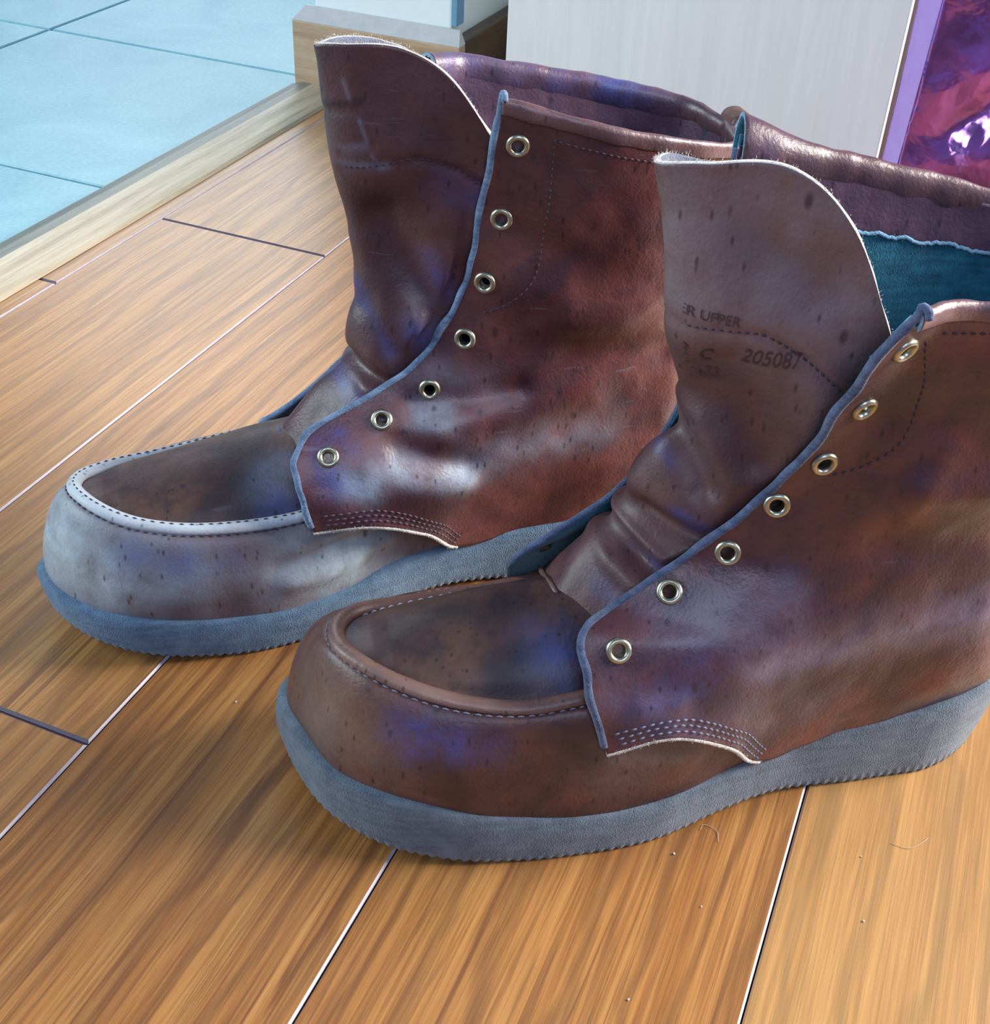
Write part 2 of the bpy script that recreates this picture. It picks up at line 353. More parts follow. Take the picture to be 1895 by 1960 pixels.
# ---------------------------------------------------------------- boots
def outline(L, R, n):
    """closed plan outline, heel back -> near side -> toe tip -> far side -> heel back"""
    P = np.array(L+R[::-1], float); return spl(P, n)
def boot(B):
    root = thing('leather_boot', B['label'], 'boot', (*B['o'], 0), math.radians(B['head']), 'pair of moccasin toe work boots')
    mat = M
    # --- sole
    O = outline(B['L'], B['R'], 1600); O[:, 0] -= B['heel_ext']*np.clip((.07-O[:, 0])/.07, 0, 1); n = len(O)-1; O = O[:-1]
    ctr = np.array([.15, 0])
    T = np.roll(O, -1, 0)-np.roll(O, 1, 0); T /= np.linalg.norm(T, axis=1, keepdims=True); ND = np.c_[T[:, 1], -T[:, 0]]
    if (ND*(O-ctr)).sum() < 0: ND = -ND
    zb = lambda x: B['spring']*np.clip((x-.205)/.104, 0, 2)**2 + .003*np.exp(-((x-.115)/.03)**2)
    zt = lambda x: np.interp(x, [0, .05, .085, .117, .15, .176, .22, .26, .30, .32], B['top'])
    zts = lambda x: np.mean([zt(x+d) for d in (-.012, -.006, 0, .006, .012)], axis=0)
    x = O[:, 0]; arc = np.r_[0, np.cumsum(np.linalg.norm(np.diff(O, axis=0), axis=1))]
    rib = .0013*np.abs(np.cos(arc*math.pi/.0043))**2; rib = rib[:len(x)]
    prof = [(-.0040, 0, 0, 0), (-.0006, .0001, 0, 1), (.0000, .0007, 0, 1), (.0002, .16, 1, 0), (.0004, .35, 1, 0), (.0002, .65, 1, 0), (-.0006, .90, 1, 0), (-.0018, .985, 1, 0), (-.0045, 1.0, 1, 0), (-.012, 1.0, 1, 0)]
    V = []; k = len(prof)
    for (ins, h, rel, rb) in prof:
        z0 = zb(x); z1 = zts(x); z = z0+(h*(z1-z0) if rel else h+rib*(1 if rb else .9))
        # heel tapers in towards the floor
        tap = np.clip((.035-x)/.035, 0, 1)*(.0045*(1-(h if rel else 0)))
        off = ins-tap
        V += list(np.c_[O+ND*off[:, None], z])
    F = []
    for a in range(k-1):
        for j in range(n): F.append((a*n+j, a*n+(j+1) % n, (a+1)*n+(j+1) % n, (a+1)*n+j))
    # lids: strips across between near and far halves
    V = np.array(V)
    def lid(base, fl):
        out = []
        for j in range(1, n//2-1):
            q = (base+j, base+j+1, base+(n-j-1), base+(n-j)); out.append(q if fl else q[::-1])
        out.append((base, base+1, base+n-1) if fl else (base, base+n-1, base+1)); h = n//2
        return out
    F += lid(0, False)+lid((k-1)*n, True)
    sole = mesh('sole', V, F, [B['sole']], None, True, root)
    # --- quarters
    def quarter(side, front, row0, back, ys, folds, name_label):
        rows = [row0]; tcol = [0, .06, .2, .38, .56, .72, .87, 1]
        for r in range(1, 9):
            bx, bz = back[r]; fx, fy, fz = front[r]; y = [0]+ys[r-1]+[abs(fy)]
            zz = [bz+(fz-bz)*(t if r > 2 else t**1.5) for t in tcol]
            rows.append([(bx+(fx-bx)*t, side*yy, z) for t, yy, z in zip(tcol, y, zz)])
        A = net(rows, 170, 150); N = normals(A); c = np.array([.09, 0, .12])
        if (N*(A-c)).sum() < 0: N = -N
        A = lumps(A, N, .0016, 24, B['seed']+side*5+7); A = lumps(A, N, .0005, 90, B['seed']+side*5+9)
        A = creases(A, N, folds); N2 = normals(A); N2 *= np.sign((N2*N).sum(-1, keepdims=True))
        return A, N2
    yN = B['ys']
    GN, NN = quarter(1, B['front'], B['row0'], B['back'], yN, B['folds'], '')
    eyes = [surf_at(GN, NN, x, z) for x, z in B['eyes']]
    eyes = [(p, n_) for p, n_ in eyes]
    rimf = lambda s: 3 if s == 'b' else 2
    ins = M['lining'] if B['teal'] else M['lining_dark']
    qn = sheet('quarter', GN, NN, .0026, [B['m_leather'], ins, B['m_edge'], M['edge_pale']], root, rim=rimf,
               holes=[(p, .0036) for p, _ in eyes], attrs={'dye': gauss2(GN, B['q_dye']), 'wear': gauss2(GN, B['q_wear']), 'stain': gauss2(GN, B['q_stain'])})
    for p, n_ in eyes: eyelet(p, n_, qn)
    row0f = [(x, -y, z) for x, y, z in B['row0far']]
    GF, NF = quarter(-1, B['front_far'], row0f, B['back'], B['ys_far'], [], '')
    eyf = [surf_at(GF, NF, x, z, -1) for x, z in B['eyes_far']]
    qf = sheet('quarter', GF, NF, .0026, [B['m_leather'], ins, B['m_edge'], M['edge_pale']], root, rim=rimf,
               holes=[(p, .0036) for p, _ in eyf], attrs={'wear': GF[..., 0]*0, 'stain': GF[..., 0]*0})
    for p, n_ in eyf: eyelet(p, n_, qf)
    wob = np.array([mnoise.noise(Vector((c*.11, B['seed'], 0))) for c in range(165)])
    ep = GN[2:, -1]-NN[2:, -1]*.0012; ep = ep+np.resize(wob, len(ep))[:, None]*np.array([.0016, 0, .0008]); tp = ep[-1]; tn_ = NN[-1, -1]
    ep = np.concatenate([ep[:-4], spl(np.array([ep[-4], tp+[0, 0, .0006], tp+[-.0004, 0, .0026]-tn_*.0002, tp+[-.0010, 0, .0028]+tn_*.0016, tp+[-.0012, 0, .0006]+tn_*.0030]), 16)])
    en_ = np.tile(tn_, (len(ep), 1)); en_[:len(NN)-6] = NN[2:-4, -1]
    tube('facing_edge', ep, np.r_[.0017+.0004*np.abs(np.resize(wob, len(ep)-16)), np.full(16, .0014)], B['m_edge'], qn, nrm=en_+np.array([.3, 0, 0]), seg=10)
    tube('facing_edge', GF[2:-3, -1]-NF[2:-3, -1]*.0010, .0016, B['m_edge'], qf, nrm=NF[2:-3, -1], seg=10)
    limN = inner_limit(GN, .0026, 1); limF = inner_limit(GF, .0026, -1); limN0 = inner_limit(GN, .0024, 1, 1); limF0 = inner_limit(GF, .0024, -1, 1)
    # --- toe wrap (vamp)
    seam = np.array(B['seam']); foot = np.array(B['foot'])
    ns = 200; Sm = spl(seam, ns); xf = spl(foot, ns)
    nt_ = 46; G = np.zeros((nt_, ns, 3)); tt = np.linspace(0, 1, nt_)[:, None]
    for i in range(ns):
        b = np.array([xf[i, 0], xf[i, 1], zts(xf[i, 0])-.004]); t = Sm[i]; h = t[2]-b[2]
        o = (b-t)*[1, 1, 0]; ol = np.linalg.norm(o)+1e-9; ou = o/ol
        wt = float(np.clip((t[0]-.245)/.04, 0, 1))
        p1 = b+np.array([0, 0, .42*h])+ou*(.004-.0035*wt); p2 = t+o*(.72-.30*wt)+ou*(.003-.002*wt)+np.array([0, 0, .002+.04*h])
        G[:, i] = (1-tt)**3*b+3*(1-tt)**2*tt*p1+3*(1-tt)*tt**2*p2+tt**3*t
    N = normals(G); ctr3 = np.array([.2, .005, .05])
    if (N*(G-ctr3)).sum() < 0: N = -N
    G = lumps(G, N, .0011, 38, B['seed']); G = creases(G, N, B['vamp_folds']); G = keep_inside(keep_inside(G, limN0, 1, 0, 4), limF0, -1, 0, 4); N2 = normals(G); N = N2*np.sign((N2*N).sum(-1, keepdims=True))
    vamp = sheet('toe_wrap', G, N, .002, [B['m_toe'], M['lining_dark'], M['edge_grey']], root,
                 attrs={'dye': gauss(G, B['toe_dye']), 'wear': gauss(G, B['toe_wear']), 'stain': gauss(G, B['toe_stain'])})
    GV, NV = G, N
    # --- seam ridge + apron (toe plug)
    sel = slice(B['r0'], ns-B['r1']); R = Sm[sel].copy(); cen = np.array([.235, .004, 0])
    inn = (cen-R)*[0, 1, 0]; inn[:, 0] = (np.clip(cen[0]+.02-R[:, 0], -1, 0))
    inn /= np.linalg.norm(inn, axis=1, keepdims=True)
    Rp = R+[0, 0, .0014]+inn*.0014
    tube('seam_ridge', Rp, .0034, B['m_ridge'], root, flat=.78, seg=14, attrs={'wear': lambda v: gauss(v, B['ridge_wear']), 'stain': lambda v: v[:, 0]*0})
    im = int(np.argmax(R[:, 0])); An = R[:im+1]; Af = R[im:][::-1]; xt = R[im, 0]-.0012; xr = max(An[0, 0], Af[0, 0])
    nx_, ny_ = 110, 60; tq = np.linspace(0, 1, nx_); xs = xt-(xt-xr)*(1-tq)**2; spn = np.array(B['spine'])[::-1]
    Gp = np.zeros((nx_, ny_, 3)); cr = np.array(B['spine'])
    for i, xx in enumerate(xs):
        yn = np.interp(xx, An[:, 0], An[:, 1]); zn = np.interp(xx, An[:, 0], An[:, 2]); yf = np.interp(xx, Af[:, 0], Af[:, 1]); zf = np.interp(xx, Af[:, 0], Af[:, 2])
        yc = (yn+yf)/2; yn, yf = yn-.0022*min(1, abs(yn-yf)/.02), yf+.0022*min(1, abs(yn-yf)/.02)
        zc = np.interp(xx, cr[:, 0], cr[:, 2]); rise = zc-(zn+zf)/2
        for j in range(ny_):
            e = 1-2*j/(ny_-1); f = (1-e)/2; prof_ = 1-abs(e)**2.4
            Gp[i, j] = (xx, yn+(yf-yn)*f, zn+(zf-zn)*f+.0010+rise*prof_*min(1, (xt-xx)/.02+.0)-.0012*math.exp(-((1-abs(e))*abs(yn-yf)/2/.0022-1)**2))
    Np = normals(Gp); Np *= np.sign(Np[..., 2:3]+1e-9)
    Gp = lumps(Gp, Np, .0009, 45, B['seed']+3)
    sheet('toe_apron', Gp, Np, .0016, [B['m_plug'], M['lining_dark'], M['edge_grey']], root,
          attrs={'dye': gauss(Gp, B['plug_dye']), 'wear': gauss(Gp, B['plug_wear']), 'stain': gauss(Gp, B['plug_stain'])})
    inner = (np.concatenate([Gp[78:, 4], Gp[::-1, -5]])+[0, 0, .0004], np.concatenate([Np[78:, 4], Np[::-1, -5]]))
    outer = (GV[-5, sel]+NV[-5, sel]*.0004, NV[-5, sel])
    stitches('seam_stitching', [(Rp+[0, 0, .0027], np.tile([0, 0, 1.], (len(Rp), 1)))] if B['ridge_st'] else [inner], B['m_moc_thread'], root, .0024, .0016, .00042, label=B['moc_label'])
    stitches('seam_stitching', [outer], M['thread_near'] if not B['ridge_st'] else M['thread_dark'], root, .0024, .0016, .0004)
    # hem: pale frayed lip + three rows of stitching
    j0 = int(170*B['hem_u'])
    hem = GN[0, j0:]; hn = NN[0, j0:]
    tube('hem_edge', hem-hn*.0008+np.array([0, 0, -.0004]), .0011, M['edge_pale'], root, nrm=hn, seg=8)
    fuzz('hem_fraying', hem+hn*.0002, np.tile([0, .3, -1.], (len(hem), 1)), M['edge_pale'], root, 420, (.0004, .0011))
    st = []; h2 = hem[:, [0, 2]]; tv = np.gradient(spl(h2, 30), axis=0); hp = spl(h2, 30); tv /= np.linalg.norm(tv, axis=1, keepdims=True); up_ = np.c_[-tv[:, 1], tv[:, 0]]
    up_ *= np.sign(up_[:, 1:2]+1e-9)
    for dd in B['hem_rows']:
        pp = hp+up_*dd; st.append(surf_path(GN, NN, pp[1:-1], 70))
    stitches('hem_stitching', st, B['m_thread'], root, .0024, .0010, .0005)
    lines = [surf_path(GN, NN, l) for l in B['lines']]
    stitches('panel_stitching', lines, M['thread_dark'], root, .0020, .0010, .00042)
    # --- collar: folded leather binding over the top edge, open at both ends
    top = np.concatenate([GN[-1, ::-1], GF[-1, 1:]]); tn = np.concatenate([NN[-1, ::-1], NF[-1, 1:]])
    top = spl(top, 180); tn = spl(tn, 180); tn /= np.linalg.norm(tn, axis=1, keepdims=True)
    K = 26; Gc = np.zeros((K, 180, 3)); Nc = np.zeros_like(Gc); rr = B['collar_r']
    for i in range(180):
        f = i/179; r = rr*(.62+.5*min(1, max(0, (f-.35)/.3)))*(1+B['collar_flare']*max(0, (f-.88)/.12)**1.5); nn = tn[i]*[1, 1, .2]; nn /= np.linalg.norm(nn); T_ = np.array([0, 0, 1.])
        c = top[i]-nn*.0012-[0, 0, r*.6]
        for j in range(K):
            a = math.radians(-52+(232-(-52))*j/(K-1)); ez = math.sin(a); hx = math.cos(a)
            st_ = 1.35 if ez > 0 else 2.6
            Gc[j, i] = c+nn*r*hx+T_*r*st_*ez*(1.0 if ez > 0 else .9); Nc[j, i] = nn*hx+T_*ez
    Nc /= np.linalg.norm(Nc, axis=2, keepdims=True); Gc = lumps(Gc, Nc, .0006, 120, B['seed']+11)
    sheet('collar_binding', Gc, Nc, .0016, [B['m_collar'], ins, B['m_edge_top'], B['m_edge_top']], root,
          attrs={'dye': gauss(Gc, B['collar_dye']), 'wear': gauss2(Gc, B['collar_wear']), 'stain': Gc[..., 0]*0})
    # --- inner collar facing with a ragged lower edge (both sides)
    for sd, GG, NG in ((1, GN, NN), (-1, GF, NF)):
        i0 = B['facing_i']; H = GG[i0:-2]-NG[i0:-2]*.0031
        nr = H.shape[0]; rag = np.array([mnoise.noise(Vector((c*.09, sd*3, B['seed']))) for c in range(H.shape[1])])*.0052+np.array([mnoise.noise(Vector((c*.5, sd*3, 2))) for c in range(H.shape[1])])*.0007
        wgt = np.linspace(1, 0, nr)[:, None]; H = H+np.array([0, 0, 1.])*(rag[None]*wgt)[..., None]
        sheet('collar_facing', H, -NG[i0:-2], .0016, [M['leather_inner'], M['leather_inner'], M['edge_cyan']], root,
              attrs={'wear': H[..., 0]*0+.15, 'stain': H[..., 0]*0})
        if B['teal']:
            tube('frayed_edge', H[0], .0008, M['edge_cyan'], root, seg=6)
            fuzz('facing_fraying', H[0], np.tile([0, 0, -1.], (H.shape[1], 1)), M['edge_cyan'], root, 500, (.0005, .0016))
    # --- tongue
    rowsT = []
    Fp, Np_, Mp = B['t_front'], B['t_near'], B['t_far']
    for r in range(len(Fp)):
        f_, a_, b_ = map(np.array, (Fp[r], Np_[r], Mp[r])); cols = []
        for qd, e in ((1, b_), (.82, b_), (.58, b_), (.28, b_), (0, a_), (.28, a_), (.58, a_), (.82, a_), (1, a_)):
            p = f_+(e-f_)*qd; p[0] = f_[0]+(e[0]-f_[0])*qd**1.35; p[1] = f_[1]+(e[1]-f_[1])*(qd**.62 if r > 1 else qd**.85); cols.append(p)
        rowsT.append(cols)
    rowsT.append([np.array(p) for p in B['t_top']])
    GT = net(rowsT, 150, 190); NT = normals(GT); c = np.array([.11, 0, .15])
    if (NT*(GT-c)).sum() < 0: NT = -NT
    GT = lumps(GT, NT, .0022, 26, B['seed']+20); GT = lumps(GT, NT, .0007, 70, B['seed']+21)
    GT = creases(GT, NT, [(a_, b_, c_, d_, w_, h_*1.35) for a_, b_, c_, d_, w_, h_ in B['t_folds']]+[(*p0_, *p1_, .0013, -.0011) for p0_, p1_ in zip(B['t_seam'][:-1], B['t_seam'][1:])]); GT = keep_inside(keep_inside(GT, limN, 1, .0012), limF, -1, .0012); GT = relax(GT, 3); N2 = normals(GT); N2 *= np.sign((N2*NT).sum(-1, keepdims=True)); NT = N2
    tg = sheet('tongue', GT, NT, .0022, [B['m_tongue'], M['edge_grey'], M['edge_pale'], M['edge_pale']], root,
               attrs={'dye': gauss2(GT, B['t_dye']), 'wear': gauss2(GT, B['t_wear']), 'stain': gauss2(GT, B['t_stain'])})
    tube('tongue_piping', GT[0]+NT[0]*.0006, .0012, B['m_ridge'] if B['teal'] else M['edge_blue'], tg, nrm=NT[0], seg=8)
    edge = np.concatenate([GT[-1], GT[-1:120:-1, -1]]); en = np.concatenate([NT[-1], NT[-1:120:-1, -1]])
    fuzz('tongue_fraying', edge-en*.001, np.tile([0, .2, 1.], (len(edge), 1)), M['edge_pale'], tg, 700, (.0004, .0014))
    P_, Q_ = surf_path(GT, NT, B['t_seam'], 60)
    stitches('tongue_stitching', [(P_, Q_)], M['thread_dark'], tg, .0019, .0009, .00040)
    # --- heel pull loop and backstay
    bk = np.array([(x_, 0, z_) for x_, z_ in B['back']]); H = spl(bk, 60); wv = np.linspace(-1, 1, 13)
    Gb = np.zeros((60, 13, 3)); 
    for i in range(60):
        w_ = .011
        for j, s_ in enumerate(wv): Gb[i, j] = H[i]+np.array([-.0034+.0085*abs(s_)**2.2, s_*w_, 0])
    Nb = np.tile(np.array([-1., 0, 0]), (60, 13, 1)); 
    sheet('backstay', Gb, Nb, .0016, [B['m_leather'], M['lining_dark'], M['edge_grey']], root, attrs={'wear': Gb[..., 0]*0, 'stain': Gb[..., 0]*0})
    zc = B['back'][-1]; lp = np.array([(zc[0]-.008, 0, zc[1]-.030), (zc[0]-.012, 0, zc[1]-.016), (zc[0]-.012, 0, zc[1]-.002), (zc[0]-.0075, 0, zc[1]+.0055), (zc[0]-.001, 0, zc[1]+.0055), (zc[0]+.004, 0, zc[1]-.004)])
    lp = spl(lp, 30); Gl = np.stack([lp+[0, s_, 0] for s_ in np.linspace(-.007, .007, 5)], 1); Nl = normals(Gl)
    if Nl[0, 0, 0] > 0: Nl = -Nl
    sheet('pull_loop', Gl, Nl, .0015, [M['leather_toe_near'], M['edge_grey'], M['edge_grey']], root, attrs={'wear': Gl[..., 0]*0, 'stain': Gl[..., 0]*0})
    # --- insole seen down the shaft
    OI = (O-ND*.011)[::16]; Vi = [(*p, zts(p[0])+.002) for p in OI]; Vi += [(*p, zts(p[0])-.001) for p in OI]; m_ = len(OI)
    Fi = [(a, (a+1) % m_, m_+(a+1) % m_, m_+a) for a in range(m_)]
    for j in range(1, m_//2-1): Fi += [(j, j+1, m_-j-1, m_-j)]
    mesh('insole', Vi, Fi, [M['lining_dark']], None, True, root)
    return root, GT, NT, tg

yrow = [[.028, .038, .040, .045, .051, .0505], [.028, .038, .041, .044, .047, .044], [.026, .037, .040, .042, .042, .037],
        [.025, .035, .039, .040, .038, .032], [.024, .034, .039, .039, .036, .031], [.024, .035, .041, .041, .037, .0325],
        [.026, .039, .045, .045, .0405, .0385], [.027, .042, .048, .048, .0435, .0430]]
yfar = [[.028, .036, .038, .041, .046, .046], [.027, .036, .038, .040, .042, .041], [.026, .035, .038, .039, .038, .034],
        [.024, .034, .038, .038, .036, .031], [.024, .034, .038, .038, .036, .031], [.024, .035, .040, .040, .039, .036],
        [.026, .038, .043, .045, .044, .043], [.027, .040, .047, .050, .051, .051]]
near = dict(heel_ext=.012,
    toe_dye=[(.262, .044, .066, .010, .85), (.246, .049, .064, .008, .7), (.230, .051, .062, .007, .35)], plug_dye=[(.203, .028, .084, .011, .75), (.212, .02, .088, .008, .3)],  # *_dye: spots of the painted blue sky reflection
    q_dye=[(.175, .080, .165, .085, .010, .30), (.155, .095, .150, .090, .008, .3)], t_dye=[(.158, .138, .150, .134, .003, .6), (.166, .118, .160, .115, .003, .6), (.182, .103, .176, .100, .005, .5), (.165, .16, .16, .155, .003, .4)],  # *_dye: painted blue sky reflection
    collar_dye=[(.125, -.05, .25, .012, .3)],  # *_dye: painted blue sky reflection
    label='nearest brown boot, russet leather, cut by the right edge of the picture', o=(.468, -.0565), head=123.35, seed=2, spring=.017,
    L=[(0, 0), (.008, .021), (.025, .032), (.06, .036), (.10, .038), (.13, .045), (.165, .0545), (.195, .0565), (.2175, .056), (.25, .0525), (.275, .044), (.293, .030), (.305, .008), (.311, -.014)],
    R=[(0, 0), (.008, -.021), (.025, -.032), (.06, -.034), (.10, -.031), (.13, -.031), (.165, -.037), (.20, -.045), (.23, -.049), (.26, -.049), (.285, -.043), (.302, -.031), (.309, -.022), (.311, -.014)],
    top=[.043, .038, .033, .028, .0235, .0215, .0245, .034, .0375, .039], sole=M['sole'],
    # seam path (near side rear -> toe -> far side rear) and the plan path where the wrap meets the sole
    seam=[(.112, .036, .048), (.140, .041, .068), (.170, .043, .078), (.196, .044, .0755), (.220, .044, .0735), (.240, .0405, .0755), (.258, .034, .0785), (.276, .022, .0815), (.286, .007, .081), (.286, -.007, .078), (.278, -.021, .0735), (.258, -.029, .0695), (.238, -.031, .0690), (.205, -.033, .0715), (.170, -.036, .077), (.140, -.034, .070), (.112, -.030, .048)],
    foot=[(.100, .035), (.130, .042), (.165, .0515), (.195, .0535), (.2175, .053), (.25, .0495), (.272, .041), (.289, .028), (.300, .008), (.306, -.013), (.303, -.026), (.283, -.040), (.26, -.0455), (.23, -.0455), (.20, -.042), (.165, -.034), (.10, -.028)],
    r0=30, r1=32, spine=[(.196, .001, .0955), (.212, .000, .0945), (.235, .000, .0905), (.258, .000, .0855), (.272, .000, .0815)],
    vamp_folds=[(.15, .045, .19, .052, .005, .0012)], m_toe=M['leather_toe_near'], m_ridge=M['ridge_near'], m_plug=M['leather_plug'], m_moc_thread=M['thread'], ridge_st=False,
    moc_label='pale blue running stitch around the apron', m_leather=M['leather_near'], m_tongue=M['leather_tongue_near'], m_collar=M['leather_collar'], m_edge=M['edge_blue'], m_edge_top=M['edge_cyan'],
    toe_wear=[(.292, .02, .052, .026, .50), (.27, .045, .058, .014, .35), (.18, .055, .05, .016, .5), (.15, .05, .05, .016, .35)], toe_stain=[(.25, .05, .03, .03, .2)],
    ridge_wear=[(.25, .04, .075, .03, .3)], plug_wear=[(.205, .03, .08, .012, .35), (.285, 0, .08, .01, .3)], plug_stain=[(.25, 0, .085, .022, .5), (.22, .01, .09, .02, .4)],
    front=[(.189, .0565, .060), (.1972, .049, .0925), (.1975, .038, .1055), (.1847, .028, .108), (.1567, .024, .125), (.1349, .026, .1485), (.1200, .0335, .177), (.1125, .0455, .2185), (.1050, .0510, .2365)],
    row0=[(-.005, 0, .041), (.010, .025, .041), (.048, .033, .037), (.085, .035, .031), (.117, .0415, .0275), (.137, .053, .051), (.163, .0575, .0655), (.189, .0565, .060)],
    row0far=[(-.005, 0, .041), (.010, .024, .041), (.048, .031, .037), (.085, .029, .031), (.117, .030, .0275), (.137, .038, .048), (.163, .044, .060), (.200, .045, .062)],
    back=[(-.005, .040), (-.009, .058), (-.009, .079), (-.004, .098), (.001, .117), (.002, .140), (-.001, .170), (-.006, .203), (-.008, .226)],
    ys=yrow, ys_far=yfar,
    front_far=[(.203, -.045, .055), (.209, -.039, .074), (.209, -.028, .0905), (.194, -.026, .1025), (.170, -.029, .118), (.147, -.035, .148), (.137, -.043, .180), (.133, -.049, .222), (.130, -.054, .257)],
    eyes=[(.185, .100), (.163, .114), (.142, .129), (.127, .150), (.114, .169), (.106, .193), (.101, .219)],
    eyes_far=[(.196, .092), (.176, .107), (.158, .123), (.144, .146), (.134, .172), (.127, .200), (.122, .228)],
    folds=[(.078, .160, .01, .158, .009, .0035), (.085, .136, .0, .128, .010, -.0030), (.150, .098, .03, .098, .012, .0016), (.176, .078, .163, .079, .005, .0016), (.10, .19, .05, .20, .01, -.0015), (.155, .125, .12, .128, .008, -.0012), (.075, .175, .083, .150, .007, .0018)],
    q_wear=[(.13, .088, .02, .098, .012, .65), (.17, .070, .10, .060, .012, .30), (.10, .235, .05, .235, .008, .3), (.165, .105, .12, .115, .01, .40), (.19, .085, .165, .078, .008, .35)], q_stain=[(.168, .082, .15, .080, .012, .5), (.13, .070, .06, .070, .012, .45), (.10, .135, .04, .125, .014, .35), (.185, .068, .17, .070, .005, .6)],
    teal=True, hem_u=.60, hem_rows=(.0026, .0050, .0074), m_thread=M['thread_near'],
    lines=[[(.094, .222), (.088, .200), (.090, .178), (.100, .168), (.112, .163)], [(.090, .224), (.06, .224), (.02, .220)]],
    collar_r=.0036, collar_flare=1.7, collar_wear=[(0, .23, .1, .24, .02, .15)], facing_i=133,
    t_front=[(.199, .001, .0955), (.189, -.004, .1085), (.174, -.008, .123), (.171, -.008, .141), (.163, -.006, .158), (.158, -.005, .180), (.165, -.005, .204), (.170, -.005, .234)],
    t_near=[(.190, .036, .080), (.170, .034, .098), (.145, .033, .112), (.120, .032, .135), (.108, .032, .158), (.101, .033, .180), (.099, .034, .197), (.101, .035, .209)],
    t_far=[(.197, -.031, .080), (.180, -.032, .095), (.152, -.036, .110), (.128, -.038, .138), (.115, -.040, .160), (.108, -.041, .180), (.104, -.040, .197), (.104, -.040, .209)],
    t_top=[(.108, -.038, .216), (.130, -.034, .246), (.150, -.027, .257), (.169, -.019, .264), (.177, -.006, .266), (.166, .007, .270), (.142, .0215, .2725), (.122, .030, .256), (.102, .035, .218)],
    t_folds=[(.160, .168, .150, .150, .006, -.004), (.150, .175, .140, .150, .007, .003), (.168, .134, .150, .130, .004, -.0035), (.176, .127, .158, .118, .003, .0022), (.171, .118, .158, .112, .0035, -.0035), (.180, .112, .165, .106, .004, .0018), (.150, .20, .135, .165, .010, -.0030), (.145, .245, .128, .238, .014, -.0040), (.125, .150, .112, .165, .01, .0015)],
    t_wear=[(.165, .250, .115, .245, .032, 1.0), (.165, .222, .120, .215, .016, .6), (.125, .195, .110, .180, .010, .5), (.155, .172, .148, .150, .004, .5), (.175, .123, .160, .115, .003, .6)], t_stain=[(.145, .245, .128, .240, .010, .30), (.155, .172, .125, .165, .016, .35), (.165, .130, .150, .120, .012, .4), (.180, .110, .165, .105, .012, .35), (.16, .155, .14, .145, .015, .35)],  # dark patch over the dent paints its shade into the leather
    t_seam=[(.167, .213), (.155, .215), (.142, .216), (.128, .209), (.112, .196)])
far = dict(near)
